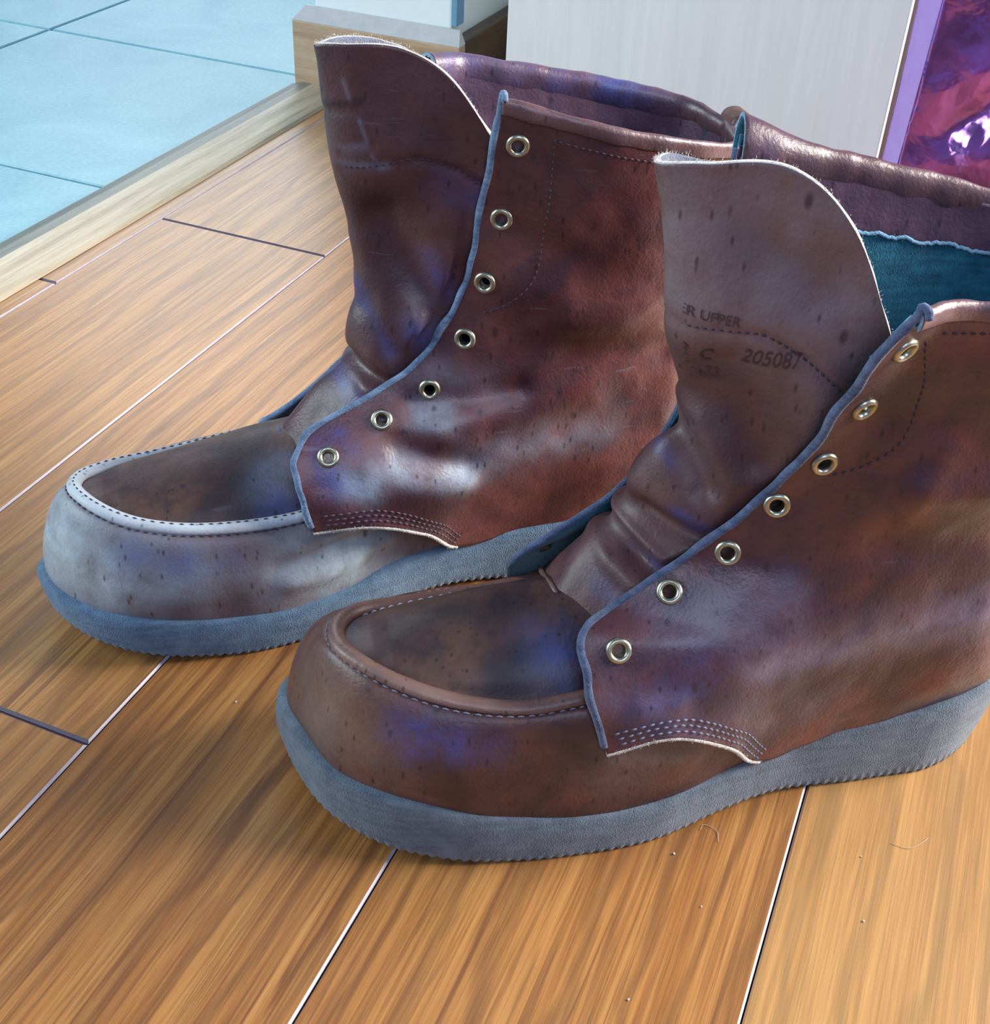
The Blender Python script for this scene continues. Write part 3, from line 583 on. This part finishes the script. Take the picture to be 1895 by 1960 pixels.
far.update(heel_ext=.010,
    toe_dye=[(.262, .041, .056, .009, .7), (.243, .047, .054, .009, .8), (.224, .049, .052, .008, .5)], plug_dye=[(.196, .036, .068, .010, .7)],  # *_dye: spots of the painted blue sky reflection
    q_dye=[(.176, .095, .172, .086, .007, .75), (.166, .102, .162, .098, .004, .7)], t_dye=[(.130, .145, .118, .135, .006, .65), (.122, .178, .114, .160, .005, .45), (.160, .112, .155, .108, .005, .6), (.152, .160, .140, .132, .0035, .5), (.115, .21, .105, .205, .008, .35)],  # *_dye: painted blue sky reflection
    collar_dye=[(.05, -.036, .236, .020, .55), (.02, -.036, .232, .018, .7), (.09, -.036, .244, .02, .5)],  # *_dye: painted blue sky reflection
    label='far brown boot with greyed scuffed toe, nearer the tiled floor', o=(.5386, .1229), head=128.5, seed=5, spring=.016, sole=M['sole_far'],
    L=[(0, 0), (.008, .020), (.025, .030), (.06, .032), (.10, .0315), (.13, .035), (.155, .043), (.18, .0515), (.207, .0565), (.235, .0565), (.255, .0545), (.275, .0485), (.292, .037), (.303, .022), (.310, 0)],
    R=[(0, 0), (.008, -.020), (.025, -.032), (.06, -.036), (.10, -.037), (.13, -.041), (.165, -.047), (.20, -.049), (.23, -.048), (.255, -.044), (.275, -.037), (.292, -.026), (.305, -.012), (.310, 0)],
    top=[.041, .0345, .0305, .0275, .0235, .020, .0215, .0255, .0265, .027],
    seam=[(.110, .034, .042), (.135, .041, .060), (.165, .040, .067), (.189, .041, .0625), (.217, .0435, .0635), (.245, .0415, .066), (.265, .034, .0685), (.281, .019, .071), (.287, .004, .070), (.284, -.009, .067), (.272, -.020, .064), (.248, -.028, .062), (.222, -.031, .064), (.190, -.033, .068), (.160, -.034, .072), (.135, -.034, .062), (.110, -.032, .042)],
    foot=[(.100, .028), (.140, .0345), (.165, .0430), (.190, .0505), (.215, .0535), (.24, .053), (.258, .050), (.275, .044), (.292, .030), (.303, .012), (.305, -.004), (.298, -.016), (.28, -.031), (.255, -.041), (.22, -.045), (.165, -.043), (.10, -.034)],
    r0=28, r1=30, spine=[(.183, .001, .0865), (.205, .002, .0845), (.232, .003, .0795), (.258, .004, .0745), (.273, .004, .071)],
    vamp_folds=[(.20, .046, .16, .052, .005, -.0022), (.19, .054, .14, .056, .005, .0022), (.195, .036, .15, .038, .006, .0025), (.17, .047, .14, .045, .004, -.0018)],
    m_toe=M['leather_toe_far'], m_ridge=M['ridge_far'], m_moc_thread=M['thread_dark'], ridge_st=True, moc_label='dark stitches along the worn ridge',
    m_leather=M['leather_far'], m_tongue=M['leather_tongue_far'], m_thread=M['thread_far'], m_edge=M['edge_blue_light'], m_edge_top=M['edge_cyan'],
    toe_wear=[(.295, .012, .05, .03, .9), (.27, .045, .045, .02, .75), (.24, .053, .045, .016, .6), (.17, .048, .035, .022, .8), (.20, .053, .042, .016, .4), (.155, .045, .05, .02, .5)],
    toe_stain=[(.245, .05, .030, .010, .75), (.22, .05, .030, .010, .8), (.265, .042, .030, .008, .5), (.21, .05, .057, .012, .4), (.282, .02, .066, .006, .6)],
    ridge_wear=[(.24, .043, .066, .05, .8), (.28, 0, .07, .03, .7)],
    plug_wear=[(.197, .030, .078, .013, .75), (.190, .02, .08, .01, .4)], plug_stain=[(.25, .0, .075, .03, .45), (.225, .02, .078, .02, .4)],
    front=[(.183, .052, .064), (.1875, .046, .085), (.188, .038, .0945), (.178, .028, .1025), (.153, .024, .114), (.128, .023, .130), (.109, .024, .163), (.103, .028, .202), (.097, .032, .2490)],
    row0=[(-.004, 0, .038), (.010, .024, .039), (.045, .029, .032), (.080, .0295, .0285), (.110, .035, .029), (.128, .047, .049), (.155, .0550, .0645), (.183, .053, .064)],
    row0far=[(-.004, 0, .038), (.010, .024, .039), (.045, .033, .032), (.080, .034, .0285), (.110, .037, .029), (.128, .042, .045), (.155, .046, .055), (.187, .044, .056)],
    back=[(-.004, .038), (-.011, .056), (-.014, .077), (-.014, .097), (-.013, .117), (-.012, .142), (-.013, .172), (-.018, .203), (-.020, .222)],
    ys=[[.026, .034, .034, .040, .049, .0495], [.026, .034, .036, .041, .045, .043], [.025, .033, .036, .039, .039, .035], [.024, .033, .037, .037, .035, .030], [.024, .034, .037, .037, .034, .030], [.024, .035, .040, .039, .036, .031], [.025, .037, .043, .043, .040, .034], [.026, .038, .043, .044, .042, .037]],
    ys_far=[[y*.93 for y in r] for r in yfar],
    front_far=[(.187, -.044, .056), (.194, -.039, .068), (.195, -.031, .0745), (.188, -.027, .080), (.168, -.027, .094), (.137, -.030, .124), (.120, -.033, .165), (.114, -.036, .205), (.111, -.037, .244)],
    eyes=[(.173, .095), (.147, .107), (.124, .118), (.108, .142), (.100, .169), (.094, .198), (.090, .231)],
    eyes_far=[(.186, .070), (.164, .085), (.142, .104), (.126, .13), (.113, .160), (.106, .19), (.103, .225)],
    folds=[(.132, .112, .085, .118, .006, -.0026), (.120, .100, .05, .112, .010, .0026), (.140, .096, .11, .085, .006, -.0026), (.155, .086, .11, .075, .008, .0020), (.085, .165, .04, .150, .015, .0022), (.10, .2, .06, .18, .012, -.0018), (.06, .135, .01, .125, .010, -.003), (.06, .15, .01, .158, .010, .002)],
    q_wear=[(.165, .084, .155, .080, .006, 1.0), (.15, .090, .11, .076, .007, .75), (.13, .108, .118, .108, .006, .5), (.105, .085, .04, .09, .012, .3), (.125, .125, .10, .12, .008, .25)],
    q_stain=[(.15, .075, .12, .062, .008, .5), (.14, .1, .11, .09, .006, .3)],
    teal=False, hem_u=.60, hem_rows=(.0026, .0048, .0070),
    lines=[[(.076, .236), (.077, .20), (.082, .170), (.094, .158), (.102, .154)], [(.076, .234), (.05, .228), (.02, .222)]],
    collar_r=.0036, collar_flare=.25, facing_i=118,
    t_front=[(.190, -.002, .086), (.172, -.008, .103), (.158, -.006, .117), (.156, -.005, .132), (.153, -.005, .150), (.151, -.005, .168), (.155, -.005, .195), (.162, -.005, .228)],
    t_near=[(.180, .036, .078), (.158, .032, .096), (.132, .031, .108), (.112, .029, .135), (.103, .027, .158), (.098, .026, .180), (.095, .026, .203), (.096, .026, .222)],
    t_far=[(.188, -.031, .068), (.170, -.030, .082), (.142, -.033, .105), (.118, -.035, .135), (.108, -.036, .158), (.101, -.036, .180), (.098, -.035, .203), (.098, -.034, .222)],
    t_top=[(.100, -.034, .228), (.116, -.031, .248), (.135, -.025, .258), (.154, -.017, .262), (.1665, -.006, .262), (.157, .003, .2645), (.133, .012, .2645), (.114, .0215, .2535), (.098, .027, .231)],
    t_folds=[(.140, .195, .120, .150, .008, -.0035), (.128, .150, .118, .128, .006, .0022), (.120, .190, .112, .165, .007, .0012), (.150, .150, .130, .125, .006, -.002), (.155, .122, .135, .116, .0035, -.0028), (.150, .113, .130, .112, .004, .0018), (.165, .236, .15, .240, .0010, -.0008), (.157, .222, .145, .226, .0012, -.0010), (.15, .180, .146, .165, .006, .001)],
    t_wear=[(.1553, .251, .1532, .243, .0008, .5), (.150, .236, .147, .227, .0007, .45), (.1455, .222, .142, .217, .0009, .4), (.157, .2235, .148, .226, .0016, .5), (.157, .2165, .140, .2185, .0018, .5), (.125, .15, .115, .13, .007, .35)], t_stain=[(.163, .2395, .149, .2435, .0013, 1.0), (.14, .25, .12, .22, .02, .35), (.148, .17, .14, .14, .01, .4)],  # narrow dark slash paints the shade of the crease
    t_seam=[(.157, .2145), (.143, .2175), (.128, .222), (.112, .218), (.100, .210)])
near_boot, GT, NT, tongue_near = boot(near)
far_boot, _, _, _ = boot(far)

# ink stamp printed on the near boot's tongue
def stamp(txt, x0, z0, size, sx, slope=0.0, parent=tongue_near):
    cu = bpy.data.curves.new('stamp_text', 'FONT'); cu.body = txt; cu.size = 1; o = bpy.data.objects.new('stamp_text', cu); COL.objects.link(o)
    bpy.context.view_layer.update(); me = bpy.data.meshes.new_from_object(o.evaluated_get(bpy.context.evaluated_depsgraph_get()))
    bpy.data.objects.remove(o); bpy.data.curves.remove(cu)
    for v in me.vertices:
        x = x0-v.co.x*size*sx; z = z0+v.co.y*size+slope*v.co.x*size
        p, n = surf_at(GT, NT, x, z); v.co = Vector(p+n*.00035)
    me.materials.clear(); me.materials.append(M['ink']); link('ink_stamp', me, parent)
stamp('ER UPPER', .1665, .2180, .0055, .75)
stamp('2  C', .1640, .2010, .0080, .75)
stamp('205087', .1455, .2035, .0092, .64, .03)
stamp('1   33', .1610, .1935, .0065, .75)

# ---------------------------------------------------------------- floor
def plank_mat():
    m, nt, b = newmat('oiled_oak_laminate'); q = NB(nt)
    def V(sc): return q.coord(sc, rnd=True)
    big = q.noise(V((1.6, 9, 1)), 2.0, 3, .5, .3)
    streak = q.noise(V((1.7, 78, 1)), 1.6, 7, .70, .7)
    fine = q.noise(V((14, 620, 1)), 1.0, 4, .7)
    w = q.n('ShaderNodeTexWave', wave_type='BANDS', bands_direction='Y'); w.inputs['Scale'].default_value = 9; w.inputs['Distortion'].default_value = 7
    w.inputs['Detail'].default_value = 3; w.inputs['Detail Scale'].default_value = .8; q.l(V((.9, 1.6, 1)), w.inputs['Vector'])
    c = q.ramp(streak, [(.32, (.115, .034, .010)), (.46, (.27, .095, .022)), (.62, (.37, .158, .042)), (.84, (.46, .255, .090))])
    c = q.mix(q.math('MULTIPLY', q.step(big, .42, .66), .30), c, (.50, .25, .075))
    c = q.mix(q.math('MULTIPLY', q.step(w.outputs['Fac'], .80, 1.0), .55), c, (.12, .042, .016))
    c = q.mix(q.math('MULTIPLY', q.step(fine, .50, .64), .62), c, (.13, .045, .014))
    c = q.mix(q.math('MULTIPLY', q.math('SUBTRACT', 1.0, q.step(fine, .30, .46)), .14), c, (.62, .36, .13))
    ln = q.noise(V((1.3, 34, 1)), 1.4, 3, .5, .5); li = q.math('SUBTRACT', 1.0, q.step(q.math('ABSOLUTE', q.math('SUBTRACT', ln, .52)), .004, .022))
    c = q.mix(q.math('MULTIPLY', q.math('MULTIPLY', li, q.step(big, .38, .62)), .75), c, (.10, .028, .014))
    ln2 = q.noise(V((3, 150, 1)), 1.4, 3, .5, .4); li2 = q.math('SUBTRACT', 1.0, q.step(q.math('ABSOLUTE', q.math('SUBTRACT', ln2, .5)), .006, .035))
    c = q.mix(q.math('MULTIPLY', li2, .38), c, (.12, .04, .015))
    oi = q.n('ShaderNodeObjectInfo'); sp_ = q.n('ShaderNodeSeparateColor'); q.l(oi.outputs['Color'], sp_.inputs[0])
    c = q.mix(q.math('MULTIPLY', sp_.outputs[0], .62), c, q.mix(.55, (.70, .47, .19), q.mix(1.0, c, (1.25, 1.55, 2.2), 'MULTIPLY')))
    q.l(c, b.inputs['Base Color'])
    q.l(q.math('ADD', q.math('MULTIPLY', fine, .18), .24), b.inputs['Roughness'])
    q.bump(fine, .25, .0006, b)
    return m
M['plank'] = plank_mat(); M['bevel'] = simple('pale_bevel', (.66, .60, .66), .4, var=(.40, .33, .40)); M['joint'] = simple('dark_joint', (.08, .055, .09), .5)  # bevel colour carries the bright reflection along the seams
floor = thing('floor', '', '', kind='structure')
def plank(x0, x1, y0, y1, tone=.3, name='plank'):
    g = .0003; bv = .0009; T = .008; x0 += g; x1 -= g; y0 += g; y1 -= g; be = .0014
    cx, cy = (x0+x1)/2, (y0+y1)/2; hx, hy = (x1-x0)/2, (y1-y0)/2
    V = [(-hx+be, -hy+bv, 0), (hx-be, -hy+bv, 0), (hx-be, hy-bv, 0), (-hx+be, hy-bv, 0), (-hx, -hy, -.0011), (hx, -hy, -.0011), (hx, hy, -.0011), (-hx, hy, -.0011),
         (-hx, -hy, -T), (hx, -hy, -T), (hx, hy, -T), (-hx, hy, -T)]
    F = [(0, 1, 2, 3), (4, 5, 1, 0), (5, 6, 2, 1), (6, 7, 3, 2), (7, 4, 0, 3), (8, 9, 5, 4), (9, 10, 6, 5), (10, 11, 7, 6), (11, 8, 4, 7), (11, 10, 9, 8)]
    o = mesh(name, V, F, [M['plank'], M['bevel'], M['joint']], [0, 1, 2, 0, 2, 2, 2, 2, 2, 0], False, floor); o.location = (cx, cy, 0); o.color = (tone, tone, tone, 1)
SP = .1468; Y0 = .5842
joints = {-1: .629, 0: .757, 1: .281, 2: -.12, 3: .95, 4: .20, 5: .72, 6: .36, 7: .95, 8: .1}
for k in range(-1, 9):
    y1 = Y0-k*SP; y0 = y1-SP
    if k == -1: y1 = .612
    xs = joints[k]-1.215*math.ceil((joints[k]+.5)/1.215)
    while xs < 1.75:
        a, b_ = max(xs, -.5), min(xs+1.215, 2.0)
        if b_-a > .02:
            plank(a, b_, y0, y1, {-1: .5, 0: .55, 1: .35, 2: .12, 3: .18, 4: .85, 5: .6}.get(k, .4))
        xs += 1.215
sub = mesh('underlay', [(-.6, -.9, -.02), (2.1, -.9, -.02), (2.1, .64, -.02), (-.6, .64, -.02), (-.6, -.9, -.0085), (2.1, -.9, -.0085), (2.1, .64, -.0085), (-.6, .64, -.0085)],
           [(0, 3, 2, 1), (4, 5, 6, 7), (0, 1, 5, 4), (1, 2, 6, 5), (2, 3, 7, 6), (3, 0, 4, 7)], [M['joint']], None, False, floor)
# tiled floor beyond the threshold
def tile_mat():
    m, nt, b = newmat('pale_teal_tile'); q = NB(nt); v = q.coord(rnd=True)
    f = q.math('ADD', q.math('MULTIPLY', q.noise(v, 9, 5, .6, .8), .6), q.math('MULTIPLY', q.noise(v, 240, 4), .4))
    q.l(q.ramp(f, [(.3, (.13, .34, .41)), (.7, (.27, .52, .57))]), b.inputs['Base Color'])
    b.inputs['Roughness'].default_value = .42; q.bump(q.noise(v, 60, 4), .2, .001, b); return m
M['tile'] = tile_mat(); M['grout'] = simple('grout', (.07, .17, .24), .9)
tf = thing('floor', '', '', kind='structure')
TS = .334; tile_me = None
for i in range(-4, 5):
    for j in range(0, 4):
        x0 = .453+i*TS; y0 = .650+j*TS; h = TS/2-.0018; b_ = .0012
        if x0 < -.9 or x0 > 1.9: continue
        if tile_me is None:
            V = [(-h+b_, -h+b_, 0), (h-b_, -h+b_, 0), (h-b_, h-b_, 0), (-h+b_, h-b_, 0), (-h, -h, -.0012), (h, -h, -.0012), (h, h, -.0012), (-h, h, -.0012), (-h, -h, -.008), (h, -h, -.008), (h, h, -.008), (-h, h, -.008)]
            F = [(0, 1, 2, 3), (4, 5, 1, 0), (5, 6, 2, 1), (6, 7, 3, 2), (7, 4, 0, 3), (8, 9, 5, 4), (9, 10, 6, 5), (10, 11, 7, 6), (11, 8, 4, 7), (11, 10, 9, 8)]
            o = mesh('tile', V, F, [M['tile']], None, False, tf); tile_me = o.data
        else: o = link('tile', tile_me, tf)
        o.location = (x0+TS/2, y0+TS/2, 0)
mesh('grout_bed', [(-.9, .645, -.02), (2.2, .645, -.02), (2.2, 2.0, -.02), (-.9, 2.0, -.02), (-.9, .645, -.0022), (2.2, .645, -.0022), (2.2, 2.0, -.0022), (-.9, 2.0, -.0022)],
     [(0, 3, 2, 1), (4, 5, 6, 7), (0, 1, 5, 4), (1, 2, 6, 5), (2, 3, 7, 6), (3, 0, 4, 7)], [M['grout']], None, False, tf)

def wood(name, c1, c2, c3, sc=(1, 1, 1), rough=.45):
    m, nt, b = newmat(name); q = NB(nt)
    f = q.math('ADD', q.math('MULTIPLY', q.noise(q.coord(sc), 3, 5, .6, .5), .7), q.math('MULTIPLY', q.noise(q.coord(tuple(s*4 for s in sc)), 6, 4), .3))
    q.l(q.ramp(f, [(.3, c1), (.5, c2), (.7, c3)]), b.inputs['Base Color']); b.inputs['Roughness'].default_value = rough
    q.bump(f, .2, .001, b); return m
M['threshold'] = wood('weathered_threshold_wood', (.26, .21, .14), (.46, .39, .27), (.60, .53, .40), (2, 45, 45))
M['threshold_grey'] = wood('grimy_threshold_wood', (.10, .11, .10), (.19, .20, .17), (.30, .29, .23), (2, 45, 45))  # far half of the same bar, its shade painted as grey
M['skirting_dark'] = wood('dark_skirting', (.05, .03, .02), (.10, .06, .035), (.16, .10, .06), (3, 40, 40))  # side skirting with the shadow behind the cabinet painted into the wood
M['skirting'] = wood('oak_skirting', (.36, .22, .13), (.50, .33, .20), (.62, .44, .29), (40, 3, 40))
M['skirting_top'] = simple('pale_skirting_top', (.62, .60, .58), .5)
M['wall'] = simple('white_wall_paint', (.86, .90, .88), .6, bump=(300, .15, .0005), var=(.80, .85, .84))
M['bead'] = simple('blue_grey_corner_bead', (.22, .42, .56), .5, var=(.12, .26, .40))
# threshold bar: stepped moulding between planks and tiles
def extrude_x(name, prof, x0, x1, mats, mi=None, nseg=1, smooth=False, **kw):
    V = []; F = []; k = len(prof)
    for s in range(nseg+1):
        for y, z in prof: V.append((x0+(x1-x0)*s/nseg, y, z))
    for s in range(nseg):
        for i in range(k): F.append((s*k+i, s*k+(i+1) % k, (s+1)*k+(i+1) % k, (s+1)*k+i))
    m2 = (mi or [0]*k)*nseg
    F.append(tuple(range(k))[::-1]); F.append(tuple(nseg*k+i for i in range(k))); m2 += [0, 0]
    return mesh(name, V, F, mats, m2, smooth, **kw)
extrude_x('trim_1', [(.5985, .0002), (.6005, .0030), (.608, .0055), (.622, .0085), (.630, .0094), (.640, .0094), (.652, .0065), (.658, .0002), (.658, -.0015), (.655, -.0015), (.5985, .0001)][:9], -.6, 1.079, [M['threshold'], M['threshold_grey']], [0, 0, 0, 0, 1, 1, 1, 0, 0], nseg=1, kind='structure')
# wall stub with its skirting
def box(name, a, b, mat, parent=None, bev=0.0, **kw):
    import bmesh
    bm = bmesh.new(); bmesh.ops.create_cube(bm, size=1)
    for v in bm.verts: v.co = Vector(((a[i]+b[i])/2+v.co[i]*(b[i]-a[i]) for i in range(3)))
    if bev: bmesh.ops.bevel(bm, geom=bm.edges[:], offset=bev, segments=2, affect='EDGES', profile=.6)
    me = bpy.data.meshes.new(name); bm.to_mesh(me); bm.free(); me.materials.append(mat); return link(name, me, parent, **kw)
box('wall_back', (1.095, .487, .0), (1.90, .632, 2.2), M['wall'], bev=.002, kind='structure')
bb = box('baseboard_back', (1.080, .472, .0), (1.0945, .650, .068), M['skirting'], bev=.0012, kind='structure')
V = [(1.080, .472, .068), (1.080, .650, .068), (1.0945, .650, .068), (1.0945, .472, .068), (1.0925, .477, .080), (1.0925, .641, .080), (1.0945, .641, .080), (1.0945, .477, .080)]
mesh('baseboard_cap', V, [(0, 4, 5, 1), (4, 7, 6, 5), (0, 3, 7, 4), (1, 5, 6, 2), (3, 2, 6, 7), (0, 1, 2, 3)], [M['skirting_top']], None, False, bb)
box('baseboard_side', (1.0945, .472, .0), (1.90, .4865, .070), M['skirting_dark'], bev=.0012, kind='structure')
box('trim_2', (1.0935, .481, .082), (1.1105, .4868, 2.2), M['bead'], bev=.001, kind='structure')

# pale laminate cabinet standing behind the boots
def laminate():
    m, nt, b = newmat('pale_ash_laminate'); q = NB(nt)
    w = q.noise(q.coord((1, 14, 1.2)), 3.5, 4, .55, 1.4); f = q.noise(q.coord((1, 260, 14)), 1, 3)
    c = q.ramp(w, [(.3, (.80, .83, .80)), (.7, (.88, .90, .88))])
    c = q.mix(q.math('MULTIPLY', q.step(f, .5, .75), .2), c, (.68, .70, .69)); q.l(c, b.inputs['Base Color']); b.inputs['Roughness'].default_value = .4; return m
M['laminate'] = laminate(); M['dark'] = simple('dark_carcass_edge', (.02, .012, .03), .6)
cab = thing('cabinet', 'pale ash laminate cabinet panel standing behind both boots', 'cabinet', (.95, .22, 0))
def cb(name, a, b, mat, bev=.001, **kw):
    o = box(name, (a[0]-.95, a[1]-.22, a[2]), (b[0]-.95, b[1]-.22, b[2]), mat, cab, bev, **kw); return o
cb('front_panel', (.950, .071, .0), (.968, .374, .72), M['laminate'])
cb('side_panel', (.970, .073, .0), (1.445, .089, .72), M['dark'])  # dark colour paints in the shade of the gap beside the bag
cb('side_panel', (.970, .356, .0), (1.445, .372, .72), M['laminate'])
cb('top_panel', (.948, .069, .722), (1.447, .376, .740), M['laminate'])
cb('back_panel', (1.432, .090, .01), (1.444, .355, .719), M['laminate'])
for z_ in (.02, .25, .48): cb('shelf', (.969, .0895, z_), (1.431, .3555, z_+.016), M['laminate'])

# magenta foil bag with a lavender side gusset
def foil():
    m, nt, b = newmat('magenta_foil'); q = NB(nt); v = q.coord()
    q.l(q.ramp(q.noise(v, 14, 3), [(.35, (.16, .08, .22)), (.65, (.50, .16, .64))]), b.inputs['Base Color'])
    b.inputs['Metallic'].default_value = .7; b.inputs['Roughness'].default_value = .16
    q.bump(q.noise(v, 26, 3, .5, .4), .5, .010, b); return m
M['foil'] = foil(); M['gusset'] = simple('lavender_satin_paper', (.50, .34, .78), .35, var=(.42, .26, .68))
bag = thing('gift_bag', 'crumpled magenta foil bag with lavender gusset at the top right corner', 'bag', (.99, -.06, 0))
def bag_sheet(name, P00, P10, P01, P11, mat, amp, nu=70, nv=90, seed=0):
    P00, P10, P01, P11 = map(np.array, (P00, P10, P01, P11)); u = np.linspace(0, 1, nu)[None, :, None]; v = np.linspace(0, 1, nv)[:, None, None]
    G = (P00*(1-u)+P10*u)*(1-v)+(P01*(1-u)+P11*u)*v; N = normals(G)
    e = np.minimum(1, 6*np.minimum(u, 1-u))*np.minimum(1, 1.0+0*v)
    d = np.zeros(G.shape[:2])
    for i in range(G.shape[0]):
        for j in range(G.shape[1]):
            p = Vector(G[i, j])*15+Vector((seed, 0, 0)); q1 = mnoise.noise(p); q2 = mnoise.noise(p*2.3+Vector((4, 4, 4)))
            d[i, j] = (abs(q1)*1.6-.5)+.6*(abs(q2)-.3)
    G = G+N*(amp*d[..., None]*e); N = normals(G)
    return sheet(name, G, N, .0006, [mat, mat, mat], bag)
h = .42; o_ = np.array([.99, -.06, 0])
A0 = np.array([.928, .056, .001])-o_; A1 = np.array([.932, .045, h])-o_; B0 = np.array([.915, -.16, .001])-o_; B1 = np.array([.915, -.17, h])-o_
C0 = np.array([.944, .0655, .001])-o_; C1 = np.array([.947, .0685, h])-o_; D0 = np.array([1.03, -.16, .001])-o_; D1 = np.array([.97, -.17, h])-o_
bag_sheet('front_panel', A0, B0, A1, B1, M['foil'], .012, seed=1)
bag_sheet('gusset', C0, A0, C1, A1, M['gusset'], .0012, 20, 60, seed=2)
bag_sheet('back_panel', D0, C0, D1, C1, M['foil'], .004, 30, 40, seed=3)
bag_sheet('gusset', B0, D0, B1, D1, M['foil'], .003, 20, 40, seed=4)
bag_sheet('bottom_panel', A0, C0, B0, D0, M['foil'], 0, 4, 4, seed=5)

# crumbs and stray hairs lying on the planks
M['crumb'] = simple('pale_crumb', (.70, .66, .60), .8); M['hair'] = simple('pale_hair', (.62, .52, .40), .5)
def crumb(x, y, r, seed, label):
    rs = np.random.RandomState(seed); V = []; F = []
    for i, (z, rr) in enumerate(((0.0, .6), (.45, 1.0), (1.0, .75))):
        for j in range(6):
            a = j*math.pi/3+i*.4; k = rr*rs.uniform(.7, 1.25); V.append((r*k*math.cos(a), r*k*math.sin(a)*.8, r*z*1.1))
    for i in range(2):
        for j in range(6): F.append((i*6+j, i*6+(j+1) % 6, (i+1)*6+(j+1) % 6, (i+1)*6+j))
    F += [tuple(range(6))[::-1], tuple(range(12, 18))]
    o = mesh('crumb', V, F, [M['crumb']], None, False); o.location = (x, y, 0.00005)
    o['label'] = label; o['category'] = 'crumb'; o['group'] = 'pale crumbs on the floor boards'
for i, (x, y, lb) in enumerate([
        (.311, .023, 'pale crumb midway between the nearest boot and the bottom edge, left of the white seam'),
        (.261, .037, 'pale crumb nearest the bottom edge of the picture on an orange plank'),
        (.331, .040, 'pale crumb closest to the nearest boot sole, left of the short bent hair'),
        (.362, -.031, 'pale crumb on the light right plank, just left of the curved hair'),
        (.331, -.037, 'pale crumb on the light right plank, well below the curved hair'),
        (.329, .246, 'pale crumb on the orange plank between the toes of the two boots')]):
    crumb(x, y, .00042+.00012*(i % 3), i, lb)
def hair(pts, label):
    P = spl(np.array([(x, y, .0004) for x, y in pts]), 24); o = tube('stray_hair', P, .00011, M['hair'], None, seg=5)
    o['label'] = label; o['category'] = 'hair'
hair([(.3472, .0333), (.3503, .0330), (.3496, .0268), (.3446, .0248)], 'short bent pale hair on the floor just below the nearest boot sole')
hair([(.3741, -.0412), (.3746, -.0486), (.3790, -.0525), (.3834, -.0552)], 'thin curved pale hair on the light plank at lower right')
